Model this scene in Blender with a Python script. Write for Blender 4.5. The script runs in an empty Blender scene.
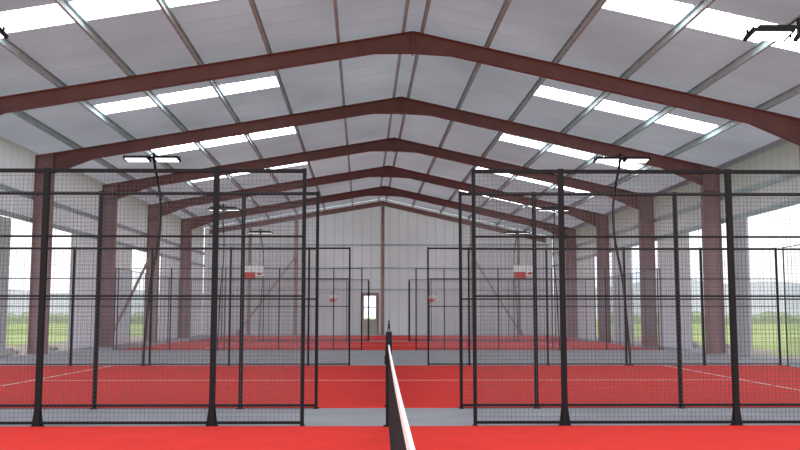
import bpy, math, random
from mathutils import Vector
random.seed(4)
S=bpy.context.scene
col=S.collection
try:
    S.view_settings.view_transform='Standard'
    S.view_settings.look='None'
except Exception: pass

# ---------------------------------------------------------------- materials
def mat(name,color,rough=0.6,metal=0.0,var=0.0,scale=5.0,bump=0.0,emit=None,es=0.0,stretch=(1,1,1),spec=0.5,color2=None):
    m=bpy.data.materials.new(name); m.use_nodes=True
    nt=m.node_tree; b=nt.nodes['Principled BSDF']
    b.inputs['Base Color'].default_value=(*color,1)
    b.inputs['Roughness'].default_value=rough
    b.inputs['Metallic'].default_value=metal
    b.inputs['Specular IOR Level'].default_value=spec
    if var or bump:
        tc=nt.nodes.new('ShaderNodeTexCoord'); mp=nt.nodes.new('ShaderNodeMapping')
        mp.inputs['Scale'].default_value=stretch
        nz=nt.nodes.new('ShaderNodeTexNoise'); nz.inputs['Scale'].default_value=scale; nz.inputs['Detail'].default_value=6
        nt.links.new(tc.outputs['Object'],mp.inputs['Vector']); nt.links.new(mp.outputs['Vector'],nz.inputs['Vector'])
        if var:
            r=nt.nodes.new('ShaderNodeValToRGB')
            r.color_ramp.elements[0].position=0.3; r.color_ramp.elements[1].position=0.7
            r.color_ramp.elements[0].color=(*[c*(1-var) for c in color],1)
            r.color_ramp.elements[1].color=(*(color2 or [min(1,c*(1+var)) for c in color]),1)
            nt.links.new(nz.outputs['Fac'],r.inputs['Fac']); nt.links.new(r.outputs['Color'],b.inputs['Base Color'])
        if bump:
            bp=nt.nodes.new('ShaderNodeBump'); bp.inputs['Strength'].default_value=bump; bp.inputs['Distance'].default_value=0.02
            nt.links.new(nz.outputs['Fac'],bp.inputs['Height']); nt.links.new(bp.outputs['Normal'],b.inputs['Normal'])
    if emit:
        b.inputs['Emission Color'].default_value=(*emit,1); b.inputs['Emission Strength'].default_value=es
    return m

def ribbed(name,color,axis,period,dark=0.85,duty=0.08,trans=(0.3,0.3,0.32),tfac=0.5,lo=.8,hi=1.12,nscale=.35):
    """profiled light sheet: thin seam lines every `period` metres along axis, with translucency added so daylight brightens the hall"""
    m=bpy.data.materials.new(name); m.use_nodes=True
    nt=m.node_tree; nt.nodes.clear()
    out=nt.nodes.new('ShaderNodeOutputMaterial')
    tc=nt.nodes.new('ShaderNodeTexCoord'); sp=nt.nodes.new('ShaderNodeSeparateXYZ')
    nt.links.new(tc.outputs['Object'],sp.inputs[0])
    dv=nt.nodes.new('ShaderNodeMath'); dv.operation='DIVIDE'; dv.inputs[1].default_value=period
    nt.links.new(sp.outputs['XYZ'.index(axis)],dv.inputs[0])
    fr=nt.nodes.new('ShaderNodeMath'); fr.operation='FRACT'; nt.links.new(dv.outputs[0],fr.inputs[0])
    lt=nt.nodes.new('ShaderNodeMath'); lt.operation='LESS_THAN'; lt.inputs[1].default_value=duty
    nt.links.new(fr.outputs[0],lt.inputs[0])
    nz=nt.nodes.new('ShaderNodeTexNoise'); nz.inputs['Scale'].default_value=nscale; nz.inputs['Detail'].default_value=3
    nt.links.new(tc.outputs['Object'],nz.inputs['Vector'])
    def chain(c):
        r=nt.nodes.new('ShaderNodeValToRGB')
        r.color_ramp.elements[0].position=0.3; r.color_ramp.elements[1].position=0.7
        r.color_ramp.elements[0].color=(*[x*lo for x in c],1); r.color_ramp.elements[1].color=(*[min(1,x*hi) for x in c],1)
        nt.links.new(nz.outputs['Fac'],r.inputs['Fac'])
        mx=nt.nodes.new('ShaderNodeMix'); mx.data_type='RGBA'
        nt.links.new(lt.outputs[0],mx.inputs[0]); nt.links.new(r.outputs['Color'],mx.inputs[6])
        mx.inputs[7].default_value=(*[x*dark for x in c],1)
        return mx.outputs[2]
    d=nt.nodes.new('ShaderNodeBsdfDiffuse'); t=nt.nodes.new('ShaderNodeBsdfTranslucent')
    nt.links.new(chain(color),d.inputs[0]); nt.links.new(chain(trans),t.inputs[0])
    x=nt.nodes.new('ShaderNodeMixShader'); x.inputs[0].default_value=tfac
    nt.links.new(d.outputs[0],x.inputs[1]); nt.links.new(t.outputs[0],x.inputs[2]); nt.links.new(x.outputs[0],out.inputs[0])
    return m

M_turf=mat('red_turf',(0.67,0.033,0.025),0.8,var=0.07,scale=2.2,bump=0.2,spec=.15)
M_conc=mat('concrete',(0.295,0.305,0.335),0.8,var=0.12,scale=1.2,bump=0.05,spec=.2)
M_white=mat('white_line',(0.78,0.66,0.65),0.7,var=0.04,scale=20)
M_tape=mat('white_tape',(0.85,0.83,0.82),0.7,var=0.04,scale=20)
M_black=mat('black_powder_coat',(0.010,0.011,0.013),0.65,var=0.1,scale=30,spec=.2)
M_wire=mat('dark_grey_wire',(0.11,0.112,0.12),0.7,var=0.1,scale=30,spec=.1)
M_wire2=mat('haze_pale_wire',(0.36,0.36,0.39),0.7,var=0.1,scale=30,spec=.1)  # far wires coloured paler to stand in for milky haze
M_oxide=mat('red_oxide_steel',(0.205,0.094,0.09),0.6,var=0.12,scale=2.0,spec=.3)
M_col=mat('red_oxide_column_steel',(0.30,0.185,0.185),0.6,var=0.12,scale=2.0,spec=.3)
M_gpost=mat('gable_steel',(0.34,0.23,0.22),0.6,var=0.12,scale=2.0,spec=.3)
M_galv=mat('galvanised_steel',(0.42,0.53,0.56),0.5,metal=0.0,var=0.10,scale=3)
M_roof=ribbed('roof_sheet',(0.44,0.46,0.485),'Y',1.0,0.86,0.045,trans=(.222,.226,.238),tfac=.6,lo=.82,hi=1.12,nscale=.28)  # sheet made translucent so sky light brightens ceiling and hall
M_wall=ribbed('wall_sheet',(0.68,0.68,0.73),'Y',0.5,0.88,0.14,trans=(.49,.465,.53),tfac=.55,lo=.93,hi=1.05)
M_gable=ribbed('gable_sheet',(0.58,0.58,0.63),'X',0.6,0.84,0.14,trans=(.385,.365,.425),tfac=.55,lo=.92,hi=1.06)
M_sky=mat('glowing_grp',(0.9,0.92,0.95),0.4,var=0.03,scale=3,emit=(0.95,0.98,1.0),es=6)  # panels emit by themselves; glow stands in for daylight through the sheet
M_grass=mat('grass',(0.24,0.33,0.08),0.95,var=0.3,scale=0.12,bump=0.3,spec=.1,color2=(0.48,0.55,0.24))
M_hill=mat('distant_hill',(0.50,0.52,0.52),0.95,var=0.06,scale=0.05,spec=0)  # colour lightened so distance haze is painted onto the hills
M_leaf=mat('hedge_leaf',(0.33,0.38,0.26),0.9,var=0.2,scale=1.5,bump=0.5,spec=0)
M_gravel=mat('gravel',(0.40,0.35,0.29),0.95,var=0.35,scale=2.5,bump=0.6,spec=.1)
M_rub=mat('rubble',(0.48,0.46,0.43),0.9,var=0.25,scale=3,bump=0.5)
M_net=mat('net_cord',(0.012,0.012,0.014),0.8,var=0.1,scale=40)
M_led=mat('led_panel',(0.95,0.95,0.95),0.3,var=0.02,scale=30,emit=(1,1,1),es=3)
M_red=mat('sign_red',(0.70,0.03,0.02),0.5,var=0.05,scale=10)
M_signw=mat('sign_white',(0.92,0.92,0.92),0.5,var=0.03,scale=10)
M_panel=mat('grey_panel',(0.58,0.60,0.63),0.5,var=0.06,scale=2)
M_door=mat('door_leaf',(0.52,0.48,0.45),0.5,var=0.05,scale=2)
def glassmat():
    m=bpy.data.materials.new('court_glass'); m.use_nodes=True; nt=m.node_tree
    nt.nodes.clear(); o=nt.nodes.new('ShaderNodeOutputMaterial'); t=nt.nodes.new('ShaderNodeBsdfTransparent')
    g=nt.nodes.new('ShaderNodeBsdfGlossy'); g.inputs['Roughness'].default_value=0.05
    t.inputs['Color'].default_value=(0.95,0.97,0.97,1)
    x=nt.nodes.new('ShaderNodeMixShader'); x.inputs[0].default_value=.10; nt.links.new(t.outputs[0],x.inputs[1]); nt.links.new(g.outputs[0],x.inputs[2])
    nt.links.new(x.outputs[0],o.inputs[0]); return m
M_glass=glassmat()

# ---------------------------------------------------------------- builders
class B:
    def __init__(s): s.v=[]; s.f=[]
    def box(s,x0,x1,y0,y1,z0,z1):
        n=len(s.v)
        s.v+=[(x0,y0,z0),(x1,y0,z0),(x1,y1,z0),(x0,y1,z0),(x0,y0,z1),(x1,y0,z1),(x1,y1,z1),(x0,y1,z1)]
        s.f+=[(n,n+3,n+2,n+1),(n+4,n+5,n+6,n+7),(n,n+1,n+5,n+4),(n+1,n+2,n+6,n+5),(n+2,n+3,n+7,n+6),(n+3,n,n+4,n+7)]
    def sweep(s,rings):
        n=len(s.v); k=len(rings[0])
        for r in rings: s.v+=[tuple(p) for p in r]
        for i in range(len(rings)-1):
            for j in range(k):
                a=n+i*k+j; b=n+i*k+(j+1)%k
                s.f.append((a,b,b+k,a+k))
        s.f.append(tuple(n+j for j in reversed(range(k))))
        s.f.append(tuple(n+(len(rings)-1)*k+j for j in range(k)))
    def bar(s,p,q,w,h=None):
        h=h or w
        p=Vector(p);q=Vector(q);d=(q-p).normalized()
        up=Vector((0,0,1)) if abs(d.z)<0.95 else Vector((0,1,0))
        a=d.cross(up).normalized(); b=a.cross(d).normalized()
        s.sweep([[c+a*(sx*w/2)+b*(sz*h/2) for sx,sz in((-1,-1),(1,-1),(1,1),(-1,1))] for c in(p,q)])
    def tube(s,pts,r,k=10):
        rings=[]
        for i,p in enumerate(pts):
            p=Vector(p); d=(Vector(pts[min(i+1,len(pts)-1)])-Vector(pts[max(i-1,0)])).normalized()
            up=Vector((0,1,0)) if abs(d.y)<0.9 else Vector((1,0,0))
            a=d.cross(up).normalized(); b=a.cross(d).normalized()
            rings.append([p+a*r*math.cos(2*math.pi*j/k)+b*r*math.sin(2*math.pi*j/k) for j in range(k)])
        s.sweep(rings)
    def strip(s,xs,zt,zb,y0,y1):
        s.sweep([[(x,y0,b),(x,y1,b),(x,y1,t),(x,y0,t)] for x,t,b in zip(xs,zt,zb)])
    def quad(s,*p):
        n=len(s.v); s.v+=[tuple(q) for q in p]; s.f.append(tuple(range(n,n+len(p))))
    def mesh(s,name,m):
        me=bpy.data.meshes.new(name); me.from_pydata(s.v,[],s.f); me.materials.append(m); me.update(); return me
def put(name,me,parent=None,loc=(0,0,0),**kw):
    o=bpy.data.objects.new(name,me); col.objects.link(o); o.location=loc
    if parent: o.parent=parent
    for k,v in kw.items(): o[k]=v
    return o
def empty(name,loc,**kw):
    o=put(name,None,None,loc,**kw); o.empty_display_size=0.2; return o
def structure(name,me,label,cat):
    return put(name,me,kind='structure',label=label,category=cat)

# ---------------------------------------------------------------- building geometry
RT=8.66; mL=0.168; mR=0.228
YF=[15.7,22.7,29.7,36.7,43.7,50.7,57.6]
Y0,Y1=11.0,57.9
def XRg(y): return 0.62-0.030*(y-22.7)
XL=-11.85
def XRt(y): return 11.15-0.022*(y-29.7)
def rz(x,y):
    u=x-XRg(y)
    return RT-(mL*-u if u<0 else mR*u)

b=B(); b.box(-12.1,11.9,-3,57.9,-0.2,0); structure('floor',b.mesh('floor',M_conc),'light grey concrete hall floor slab','floor')
b=B(); b.quad((-400,-60,-0.205),(400,-60,-0.205),(400,420,-0.205),(-400,420,-0.205))
structure('ground',b.mesh('ground',M_grass),'rough green grass field around the hall','ground')
for x0,x1 in((-18,-12.11),(11.91,15.5)):
    b=B(); n=30
    for i in range(n):
        ya=5+i*2; yc=ya+2
        wv=lambda y:.8*math.sin(y*.7)+.5*math.sin(y*1.9)
        if x0<0: b.quad((x0+wv(ya),ya,-.195),(x1,ya,-.195),(x1,yc,-.195),(x0+wv(yc),yc,-.195))
        else: b.quad((x0,ya,-.195),(x1+wv(ya),ya,-.195),(x1+wv(yc),yc,-.195),(x0,yc,-.195))
    put('gravel_apron',b.mesh('gravel_apron',M_gravel),label='rough grey gravel strip beside the hall',category='gravel',kind='stuff')

PUR=[0.25,1.95,3.75,5.55,7.35,9.15,10.95]
UB=[0,3.75,5.55,7.35,9.15,12.9]
SKY=[(18.3,1.15),(26.1,1.1),(33.1,1.1),(40.1,1.1),(47.1,1.1),(54.0,1.1)]
yb=[Y0]
for c,w in SKY: yb+= [c-w/2,c+w/2]
yb.append(Y1)
for side,nm in((-1,'left'),(1,'right')):
    b=B(); 
    for i in range(len(yb)-1):
        for j in range(len(UB)-1):
            ya,yc=yb[i],yb[i+1]; ua,uc=UB[j],UB[j+1]
            def P(u,y,dz=0.22): 
                x=XRg(y)+side*u; return (x,y,RT-(mL if side<0 else mR)*u+dz)
            if i%2==1 and 1<=j<=3:
                g=B(); e=0.04
                g.quad(P(ua+e,ya,.215),P(uc-e,ya,.215),P(uc-e,yc,.215),P(ua+e,yc,.215))
                g.quad(P(ua+e,ya,.235),P(uc-e,ya,.235),P(uc-e,yc,.235),P(ua+e,yc,.235))
                put('skylight',g.mesh('skylight',M_sky),kind='structure',label='translucent white roof light panel between purlins',category='skylight',group='translucent roof lights')
                b.quad(P(ua,ya),P(ua+e,ya),P(ua+e,yc),P(ua,yc)); b.quad(P(uc-e,ya),P(uc,ya),P(uc,yc),P(uc-e,yc))
            else:
                b.quad(P(ua,ya),P(uc,ya),P(uc,yc),P(ua,yc))
    me=b.mesh('ceiling',M_roof)
    structure('ceiling',me,'pale grey profiled sheet roof slope of steel hall','ceiling')
    for u in PUR:
        g=B(); prof=[(-.035,0),(.035,0),(.035,.02),(-.015,.02),(-.015,.18),(.035,.18),(.035,.2),(-.035,.2)]
        rings=[]
        for y in (Y0,Y1-.25):
            x=XRg(y)+side*u; z=RT-(mL if side<0 else mR)*u+.005
            rings.append([(x+px*side*-1,y,z+pz) for px,pz in prof])
        g.sweep(rings)
        put('roof_purlin',g.mesh('roof_purlin',M_galv),label='galvanised steel purlin under the roof sheets',category='beam',group='roof purlins')

def ibeam(b,xs,zt,zb,y,w=0.22):
    b.strip(xs,zt,[z-.025 for z in zt],y-w/2,y+w/2)
    b.strip(xs,[z+.025 for z in zb],zb,y-w/2,y+w/2)
    b.strip(xs,[z-.025 for z in zt],[z+.025 for z in zb],y-.012,y+.012)
CW=.58
for fi,y in enumerate(YF[1:-1]):
    e=empty('portal_frame',(XRg(y),y,0),label='red-oxide painted steel portal frame spanning the hall',category='steel frame',group='steel portal frames')
    ox=XRg(y)
    for side in(-1,1):
        m=mL if side<0 else mR
        W=(ox-XL) if side<0 else (XRt(y)-ox)
        us=[0.012,1.0,W-1.9,W-CW-.005]; dp=[0.56,0.40,0.40,0.68]
        xs=[side*u for u in us]; zt=[RT-m*u for u in us]; zb=[t-d for t,d in zip(zt,dp)]
        if side<0: xs,zt,zb=xs[::-1],zt[::-1],zb[::-1]
        b=B(); ibeam(b,xs,zt,zb,0)
        b.box(min(0,side*.02),max(0,side*.02),-.105,.105,RT-.6,RT-.01)
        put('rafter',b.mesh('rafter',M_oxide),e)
        b=B(); zo=RT-m*W; zi=RT-m*(W-CW)
        xo=side*W; xi=side*(W-CW)
        x0,x1=min(xo,xi),max(xo,xi); z0_,z1_=(zo,zi) if side<0 else (zi,zo)
        b.box(x0,x0+.025,-.14,.14,0.025,z0_-.03); b.box(x1-.025,x1,-.14,.14,0.025,z1_-.03)
        b.strip([x0+.025,x1-.025],[z0_-.03,z1_-.03],[.025,.025],-.012,.012)
        b.strip([x0,x1],[z0_,z1_],[z0_-.03,z1_-.03],-.14,.14)
        b.box(x0+.025,x1-.025,-.13,-.013,z1_-.75,z1_-.73)
        b.box(x0,x1,-.2,.2,0,.025)
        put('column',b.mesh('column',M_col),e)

def sidewall(name,X,solid,otop,label):
    """solid = list of (ya,yc) stretches clad to the ground; elsewhere open below otop"""
    br=sorted(set([Y0]+YF+[v for s in solid for v in s]))
    b=B()
    for ya,yc in zip(br[:-1],br[1:]):
        xa,xc=X(ya),X(yc)
        ta,tc=rz(xa,ya)+.2,rz(xc,yc)+.2
        mid=(ya+yc)/2
        zl=0.0 if any(s[0]<mid<s[1] for s in solid) else otop
        b.quad((xa,ya,zl),(xc,yc,zl),(xc,yc,tc),(xa,ya,ta))
    structure(name,b.mesh(name,M_wall),label,'wall')
sidewall('wall_left',lambda y:XL-.14,[(33.6,36.7),(37.6,41.6),(46.8,50.7),(50.7,57.6)],4.35,'white profiled sheet side wall with open bays below')
sidewall('wall_right',lambda y:XRt(y)+.14,[(33.0,36.7),(40.4,43.7),(47.0,57.6)],4.35,'white profiled sheet side wall with open bays below')
for X,s in((lambda y:XL,-1),(XRt,1)):
    for z in (4.42,5.2):
        b=B(); b.bar((X(Y0)+s*.07,Y0,z),(X(57.5)+s*.07,57.5,z),.07,.14); b.bar((X(Y0)+s*.05,Y0,z+.07),(X(57.5)+s*.05,57.5,z+.07),.03,.02)
        put('sheeting_rail',b.mesh('sheeting_rail',M_galv),label='horizontal galvanised rail carrying the wall sheets',category='beam',group='wall sheeting rails')
for (x,ya,yc,z) in ((XL-.06,30.0,31.2,4.3),(XL-.06,26.2,28.0,4.3),(XRt(29)-.04,27.4,29.0,4.3)):
    b=B(); b.box(x-.03,x+.03,ya,yc,0.01,z)
    for k in range(int((yc-ya)/.3)): b.box(x-.05,x+.05,ya+.1+k*.3,ya+.14+k*.3,.01,z)
    put('cladding_panel',b.mesh('cladding_panel',M_panel),label='upright ribbed metal sheet closing part of an open bay',category='panel')

DX0,DX1,DZ=-1.75,-.72,2.65
yg=57.85; b=B()
xs=[XL-.14,-6,DX0,DX1,XRg(yg),5,XRt(yg)+.14]; xs.sort()
for xa,xc in zip(xs[:-1],xs[1:]):
    zl=DZ if xa>=DX0-.01 and xc<=DX1+.01 else 0
    b.quad((xa,yg,zl),(xc,yg,zl),(xc,yg,rz(xc,yg)+.2),(xa,yg,rz(xa,yg)+.2))
structure('wall_back',b.mesh('wall_back',M_gable),'pale profiled sheet gable end wall of the hall','wall')
b=B(); b.box(DX0-.06,DX0+.04,yg-.1,yg+.04,0,DZ+.06); b.box(DX1-.04,DX1+.06,yg-.1,yg+.04,0,DZ+.06); b.box(DX0+.04,DX1-.04,yg-.1,yg+.04,DZ-.04,DZ+.06)
structure('trim_1',b.mesh('trim_1',M_gpost),'brown steel frame around the personnel door','door frame')
b=B(); b.box(DX0+.04,DX1-.04,yg-.05,yg,0.02,1.0); b.box(DX0+.04,DX0+.14,yg-.05,yg,1.0,DZ-.04); b.box(DX1-.14,DX1-.04,yg-.05,yg,1.0,DZ-.04); b.box(DX0+.14,DX1-.14,yg-.05,yg,DZ-.14,DZ-.04); b.box(DX0+.14,DX1-.14,yg-.04,yg-.01,1.75,1.81)
structure('door_1',b.mesh('door_1',M_door),'beige personnel door with large open window','door')
for x in(-9,-6,-.4,5.4,8.4):
    b=B(); zt=rz(x,57.5)-.34; w=.11 if abs(x)<6.5 else .07
    b.box(x-w,x+w,57.38,57.4,0,zt); b.box(x-w,x+w,57.6,57.62,0,zt); b.box(x-.01,x+.01,57.4,57.6,0,zt); 
    b.box(x-.16,x+.16,57.33,57.64,0,.02)
    put('gable_post',b.mesh('gable_post',M_gpost),label='brown steel post against the gable end wall',category='column',group='gable wall posts')
for z in (2.9,4.3,5.8):
    b=B(); b.bar((XL+.1,57.72,z),(XRt(57)-.1,57.72,z),.08,.08); b.bar((XL+.1,57.7,z+.04),(XRt(57)-.1,57.7,z+.04),.06,.02)
    put('sheeting_rail',b.mesh('sheeting_rail',M_galv),label='horizontal galvanised rail across the gable wall',category='beam',group='wall sheeting rails')
b=B(); 
for side in(-1,1):
    W=11.2 if side<0 else 10.6; m=mL if side<0 else mR
    ox=XRg(57.5); xs=[ox,ox+side*W]; zt=[RT,RT-m*W]
    if side<0: xs,zt=xs[::-1],zt[::-1]
    ibeam(b,xs,zt,[z-.3 for z in zt],57.5,.2)
put('gable_rafter',b.mesh('gable_rafter',M_gpost),label='brown steel rafter along the gable wall top',category='beam')
for p,q in (((-9.6,57.2,.16),(-6,57.2,5.0)),((8.4,57.2,.16),(5.4,57.2,5.0))):
    b=B(); b.bar(p,q,.08,.11); b.box(p[0]-.15,p[0]+.15,57.18,57.22,p[2]-.15,p[2]+.15); b.box(q[0]-.15,q[0]+.15,57.18,57.22,q[2]-.15,q[2]+.15)
    put('diagonal_brace',b.mesh('diagonal_brace',M_gpost),label='brown diagonal steel wall brace with gusset plates',category='brace')
for p,q in (((XL+.3,37.1,.2),(XL+.3,43.3,4.2)),):
    b=B(); b.bar(p,q,.08,.12); b.box(p[0]-.02,p[0]+.02,p[1]-.1,p[1]+.15,p[2]-.2,p[2]+.15)
    put('diagonal_brace',b.mesh('diagonal_brace',M_gpost),label='brown diagonal steel brace on the side wall',category='brace')

# ---------------------------------------------------------------- courts
COURTS=[(0.2,10.4),(12.5,22.7),(33.0,43.0),(45.1,55.1)]
for k,(ya,yc) in enumerate(COURTS):
    e=empty('padel_court_surface',(0,(ya+yc)/2,0),label='bright red artificial turf court with white lines',category='sports court',group='red padel court surfaces')
    h=(yc-ya)/2
    b=B(); b.box(-9.95,9.95,-h,h,0.0,.012); put('turf',b.mesh('turf',M_turf),e)
    for x in(-6.95,6.95):
        b=B(); b.box(x-.025,x+.025,-h+.02,h-.02,.012,.015); put('service_line',b.mesh('service_line',M_white),e)
    b=B(); b.box(-6.925,-.08,-.016,.016,.012,.015); b.box(.08,6.925,-.016,.016,.012,.015); put('centre_line',b.mesh('centre_line',M_white),e)

PX=[1.0,2.04,4.04,6.03,8.02,9.96]; FH=3.0
def postmesh(w,flare,h=FH):
    b=B(); b.box(-w/2,w/2,-w/2,w/2,.012,h)
    b.box(-.03-flare,.03+flare,-.05,.05,0,.014)
    if flare>.025:
        for s in(-1,1):
            n=len(b.v)
            for yy in(-.006,.006): b.v+=[(s*w/2,yy,.012),(s*(w/2+flare),yy,.012),(s*w/2,yy,.28)]
            b.f+=[(n,n+1,n+2),(n+3,n+5,n+4),(n,n+3,n+4,n+1),(n+1,n+4,n+5,n+2),(n+2,n+5,n+3,n)]
    b.box(-w/2-.002,w/2+.002,-w/2-.002,w/2+.002,h,h+.01)
    return b.mesh('post',M_black)
P_slim=postmesh(.04,.0); P_main=postmesh(.062,.035); P_mid=postmesh(.05,.012); P_far=postmesh(.035,.0); P_tall=postmesh(.03,.02,3.0)
def wiremesh(w,z0,z1,step=.05,r=.0012,m_=None):
    b=B()
    n=max(1,round(w/step))
    for i in range(n+1):
        x=-w/2+w*i/n; b.box(x-r,x+r,-r,r,z0,z1)
    m=round((z1-z0)/step)
    for i in range(m+1):
        z=z0+(z1-z0)*i/m; b.box(-w/2,w/2,r,3*r,z-r,z+r)
    return b.mesh('wire_mesh',m_ or M_wire)
cache={}
for k in range(len(PX)-1):
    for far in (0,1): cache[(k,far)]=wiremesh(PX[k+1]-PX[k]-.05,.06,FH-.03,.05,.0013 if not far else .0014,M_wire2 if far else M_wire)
L=PX[-1]-PX[0]
def railmesh(z,t):
    b=B(); b.box(-L/2,L/2,-t/2-.01,t/2+.01,z-t/2,z+t/2); return b.mesh('rail',M_black)
RA={z:railmesh(z,t) for z,t in((2.98,.04),(2.2,.022),(1.5,.02),(.045,.03))}
RF={z:railmesh(z,t) for z,t in((2.99,.02),(.045,.02))}
FY=[]
for k,(ya,yc) in enumerate(COURTS):
    if k>0: FY.append((ya-.06,-1))
    FY.append((yc+.06,1))
for fi,(y,_) in enumerate(FY[:-1]):
    for side in(-1,1):
        cx=side*(PX[0]+PX[-1])/2
        e=empty('court_fence',(cx,y,0),label='black steel and wire mesh fence along padel court edge',category='fence',group='padel court side fences')
        for i,x in enumerate(PX):
            put('post',P_slim if i==0 else (P_main if fi==0 else (P_mid if fi<3 else P_far)),e,(side*x-cx,0,0))
        for z,me in (RA if fi<3 else RF).items():
            put('rail',me,e,(0,.0,0))
        for i in range(len(PX)-1):
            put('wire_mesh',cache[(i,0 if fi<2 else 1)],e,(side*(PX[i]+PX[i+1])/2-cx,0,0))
b=B(); b.box(-.97,.97,-.006,.006,.03,2.97); GP=b.mesh('glass_pane',M_glass)
for k,(ya,yc) in enumerate(COURTS[1:3]):
    for side in(-1,1):
        e=empty('glass_back_wall',(side*10.08,(ya+yc)/2,0),label='glass court end wall with slim black frame',category='fence',group='padel court glass end walls')
        e.rotation_euler=(0,0,math.pi/2)
        for i in range(6): put('post',P_tall,e,(-5+2*i,0,0))
        for i in range(5): put('glass_pane',GP,e,(-4+2*i,0,0))
        b=B(); b.box(-5,5,-.015,.015,2.985,3.005); put('rail',b.mesh('rail',M_black),e)

# nets
for k,(ya,yc) in enumerate(COURTS):
    a=ya+.1; c=yc-.04; Ln=c-a
    dx=.085 if k==0 else 0
    hp=1.06 if k==0 else .94
    e=empty('padel_net',(0,(a+c)/2,0.0155),label='black padel net with white top band and black posts',category='net',group='padel court nets')
    def X(t): return dx*(1-t)
    def Z(t): return .88+.045*(2*t-1)**2
    for t,yy in((0,-Ln/2),(1,Ln/2)):
        b=B(); b.box(X(t)-.035,X(t)+.035,yy-.035,yy+.035,.01,hp); b.box(X(t)-.06,X(t)+.06,yy-.04,yy+.04,0,.012); b.box(X(t)-.038,X(t)+.038,yy-.038,yy+.038,hp,hp+.01)
        b.box(X(t)-.05,X(t)-.035,yy-.03,yy+.03,.7,.8)
        put('net_post',b.mesh('net_post',M_black),e)
    N=24; b=B()
    rings=[]
    for i in range(N+1):
        t=i/N; yy=-Ln/2+.05+(Ln-.1)*t; z=Z(t); x=X(t)
        rings.append([(x-.007,yy,z-.05),(x+.007,yy,z-.05),(x+.007,yy,z),(x-.007,yy,z)])
    b.sweep(rings); put('net_band',b.mesh('net_band',M_tape),e,label='white net top band')
    b=B(); n=int(Ln/.045)
    for i in range(n+1):
        t=i/n; yy=-Ln/2+.06+(Ln-.12)*t; x=X(t); b.box(x-.0018,x+.0018,yy-.0018,yy+.0018,.02,Z(t)-.05)
    for j in range(19):
        z=.02+j*.045
        rings=[]
        for i in range(N+1):
            t=i/N; yy=-Ln/2+.06+(Ln-.12)*t; zz=min(z,Z(t)-.06); x=X(t)
            rings.append([(x-.0018,yy,zz-.0018),(x+.0018,yy,zz-.0018),(x+.0018,yy,zz+.0018),(x-.0018,yy,zz+.0018)])
        b.sweep(rings)
    put('net_mesh',b.mesh('net_mesh',M_net),e)

# floodlight masts
def sst(a,b_,x):
    t=min(1,max(0,(x-a)/(b_-a))); return t*t*(3-2*t)
for mi,(y,d) in enumerate(FY[1:5]):
    for side in(-1,1):
        yo=.16*d
        bx=side*6.24-(.35 if (mi==0 and side<0) else 0)-(.07 if side>0 and mi==1 else 0)
        HT=5.45 if mi==0 else 5.25
        pr=.034 if mi<2 else .022; ls=.95 if mi<2 else .8
        e=empty('floodlight_mast',(bx,y+yo,0),label='curved black mast with twin white LED floodlights',category='floodlight',group='court floodlight masts')
        pts=[]
        for i in range(37):
            z=.012+HT*i/36
            A=.34 if mi<2 else .16
            x=-side*A*(.3*sst(0,2.0,z)+.7*sst(1.7,3.6,z)) + side*.12*sst(4.0,HT,z)
            yy=-d*.35*max(0,(z/HT-.8)/.2)**2
            pts.append((x,yy,z))
        b=B(); b.tube(pts,pr); b.box(-.07,.07,-.07,.07,0,.015); put('pole',b.mesh('pole',M_black),e)
        tx,ty,tz=pts[-1]
        b=B(); b.box(tx-.62*ls,tx+.62*ls,ty-.03,ty+.03,tz-.0,tz+.05); b.bar((tx,ty,tz-.02),(tx,ty,tz+.16),.05); b.bar((tx-.2,ty,tz+.03),(tx,ty,tz+.14),.02);b.bar((tx+.2,ty,tz+.03),(tx,ty,tz+.14),.02)
        put('crossbar',b.mesh('crossbar',M_black),e)
        for s in(-1,1):
            cx=tx+s*.40*ls
            h=B(); h.box(-.33,.33,-.2,.2,.0,.05)
            for r in range(9): h.box(-.31+r*.075,-.295+r*.075,-.17,.17,.05,.085)
            h.box(-.345,-.33,-.03,.03,-.02,.1); h.box(.33,.345,-.03,.03,-.02,.1)
            lamp=put('lamp_head',h.mesh('lamp_head',M_black),e,(cx,ty-d*.16,tz-.06)); lamp.rotation_euler=((-.12 if mi<2 else .1),0,0)
            lamp.scale=(ls,ls,ls)
            g=B(); g.box(-.28,.28,-.155,.155,-.014,.0); put('led_panel',g.mesh('led_panel',M_led),lamp,label='bright white LED panel')

def sign(x,y,z,w,h):
    e=empty('court_sign',(x,y,z),label='small board with white top and red lower part on fence',category='sign',group='fence signs')
    b=B(); b.box(-w/2,w/2,-.015,.015,h*.02,h/2); b.box(w*.12,w/2,-.015,.015,-h*.28,h*.02); put('board',b.mesh('board',M_signw),e)
    b=B(); b.box(-w*.42,w*.10,-.015,.015,-h/2,h*.02); b.box(w*.18,w*.42,-.019,-.015,-h*.2,-h*.02); put('red_field',b.mesh('red_field',M_red),e)
    b=B()
    for s in(-1,1): b.bar((s*w*.35,.01,h/2),(s*w*.35,.03,h/2+.12),.015)
    put('hanger',b.mesh('hanger',M_black),e)
sign(-5.0,32.85,2.84,.76,.5); sign(4.98,32.85,2.86,.76,.5)
sign(-2.75,44.95,2.1,.5,.35); sign(2.2,44.95,2.1,.5,.35)

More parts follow.
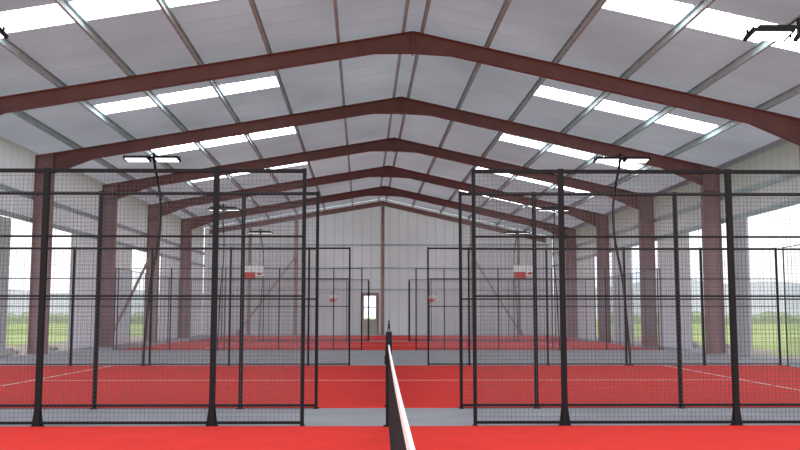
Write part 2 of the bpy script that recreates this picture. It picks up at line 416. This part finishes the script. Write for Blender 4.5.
# ---------------------------------------------------------------- outside
def ridge(name,m,x0,x1,y,h,n,label,cat,dep,seed):
    rnd=random.Random(seed); b=B()
    ph=[rnd.random()*6 for _ in range(4)]
    rings=[]
    for i in range(n+1):
        t=i/n; x=x0+(x1-x0)*t
        z=h*(.65+.22*math.sin(t*9+ph[0])+.1*math.sin(t*23+ph[1])+.05*math.sin(t*61+ph[2]))
        rings.append([(x,y-dep,-.2),(x,y-dep*.5,z*.7),(x,y,z),(x,y+dep,-.2)])
    b.sweep(rings); return put(name,b.mesh(name,m),label=label,category=cat)
ridge('hill',M_hill,-420,-60,330,13,70,'hazy low hills beyond the fields','hill',60,1)
ridge('hill',M_hill,60,420,330,17,70,'hazy low hills beyond the fields','hill',60,2)
def hedge(xa,ya,xb,yb,h,seed,label):
    rnd=random.Random(seed); rings=[]; b=B(); n=60
    dx,dy=xb-xa,yb-ya; l=math.hypot(dx,dy); nx,ny=-dy/l,dx/l
    for i in range(n+1):
        t=i/n; x=xa+dx*t; y=ya+dy*t; hh=h*(.6+.5*rnd.random()); w=h*(.4+.2*rnd.random())
        rings.append([(x-nx*w,y-ny*w,-.21),(x-nx*w*.9,y-ny*w*.9,hh*.6),(x,y,hh),(x+nx*w*.9,y+ny*w*.9,hh*.6),(x+nx*w,y+ny*w,-.21)])
    b.sweep(rings); put('hedge',b.mesh('hedge',M_leaf),label=label,category='hedge',kind='stuff')
hedge(-110,150,-40,160,1.9,5,'grey green field hedge'); hedge(38,155,120,140,1.9,6,'grey green field hedge')
for (x,y,sz) in((-12.9,30.5,.5),(-12.7,32.5,.4),(-13.2,34.5,.6),(-12.8,28.2,.5),(-13.4,26.4,.6),(-14.2,31.5,.7),(-15.2,29,.8),(-15.6,34,.9),(12.7,33.5,.45),(12.5,36.5,.5)):
    rnd=random.Random(int(y*10)); b=B()
    for _ in range(80):
        a=rnd.random()*6.28; r=rnd.random()*sz; cz=-.2+max(0,(sz-r))*.7*rnd.random()+.04; s=.04+.07*rnd.random()
        px,py=r*math.cos(a),r*1.8*math.sin(a)
        n=len(b.v)
        for k in range(2):
            for j in range(5):
                an=j*1.257+rnd.random()*.5; q=s*(.8+.5*rnd.random()); b.v.append((px+q*math.cos(an),py+q*math.sin(an),cz+(k-.5)*s*1.2))
        b.f+=[tuple(n+j for j in reversed(range(5))),tuple(n+5+j for j in range(5))]+[(n+j,n+(j+1)%5,n+5+(j+1)%5,n+5+j) for j in range(5)]
    put('rubble_pile',b.mesh('rubble_pile',M_rub),loc=(x,y,0),label='heap of broken grey stone outside the open wall',category='rubble',kind='stuff')

# ---------------------------------------------------------------- light
w=bpy.data.worlds.new('World'); S.world=w; w.use_nodes=True; nt=w.node_tree; bg=nt.nodes['Background']
tc=nt.nodes.new('ShaderNodeTexCoord'); nz=nt.nodes.new('ShaderNodeTexNoise'); nz.inputs['Scale'].default_value=3; nz.inputs['Detail'].default_value=5
r=nt.nodes.new('ShaderNodeValToRGB'); r.color_ramp.elements[0].color=(.80,.88,1,1); r.color_ramp.elements[1].color=(1,1,1,1); r.color_ramp.elements[0].position=.35; r.color_ramp.elements[1].position=.6
nt.links.new(tc.outputs['Generated'],nz.inputs['Vector']); nt.links.new(nz.outputs['Fac'],r.inputs['Fac']); nt.links.new(r.outputs['Color'],bg.inputs['Color'])
bg.inputs['Strength'].default_value=1.9

c=bpy.data.cameras.new('Camera'); co=bpy.data.objects.new('Camera',c); col.objects.link(co); S.camera=co
c.sensor_width=36; c.lens=890/800*36; c.clip_end=2000; c.clip_start=.05
co.location=(0,0,1.28); co.rotation_euler=(math.pi/2+math.atan(90/890),0,-.0124)
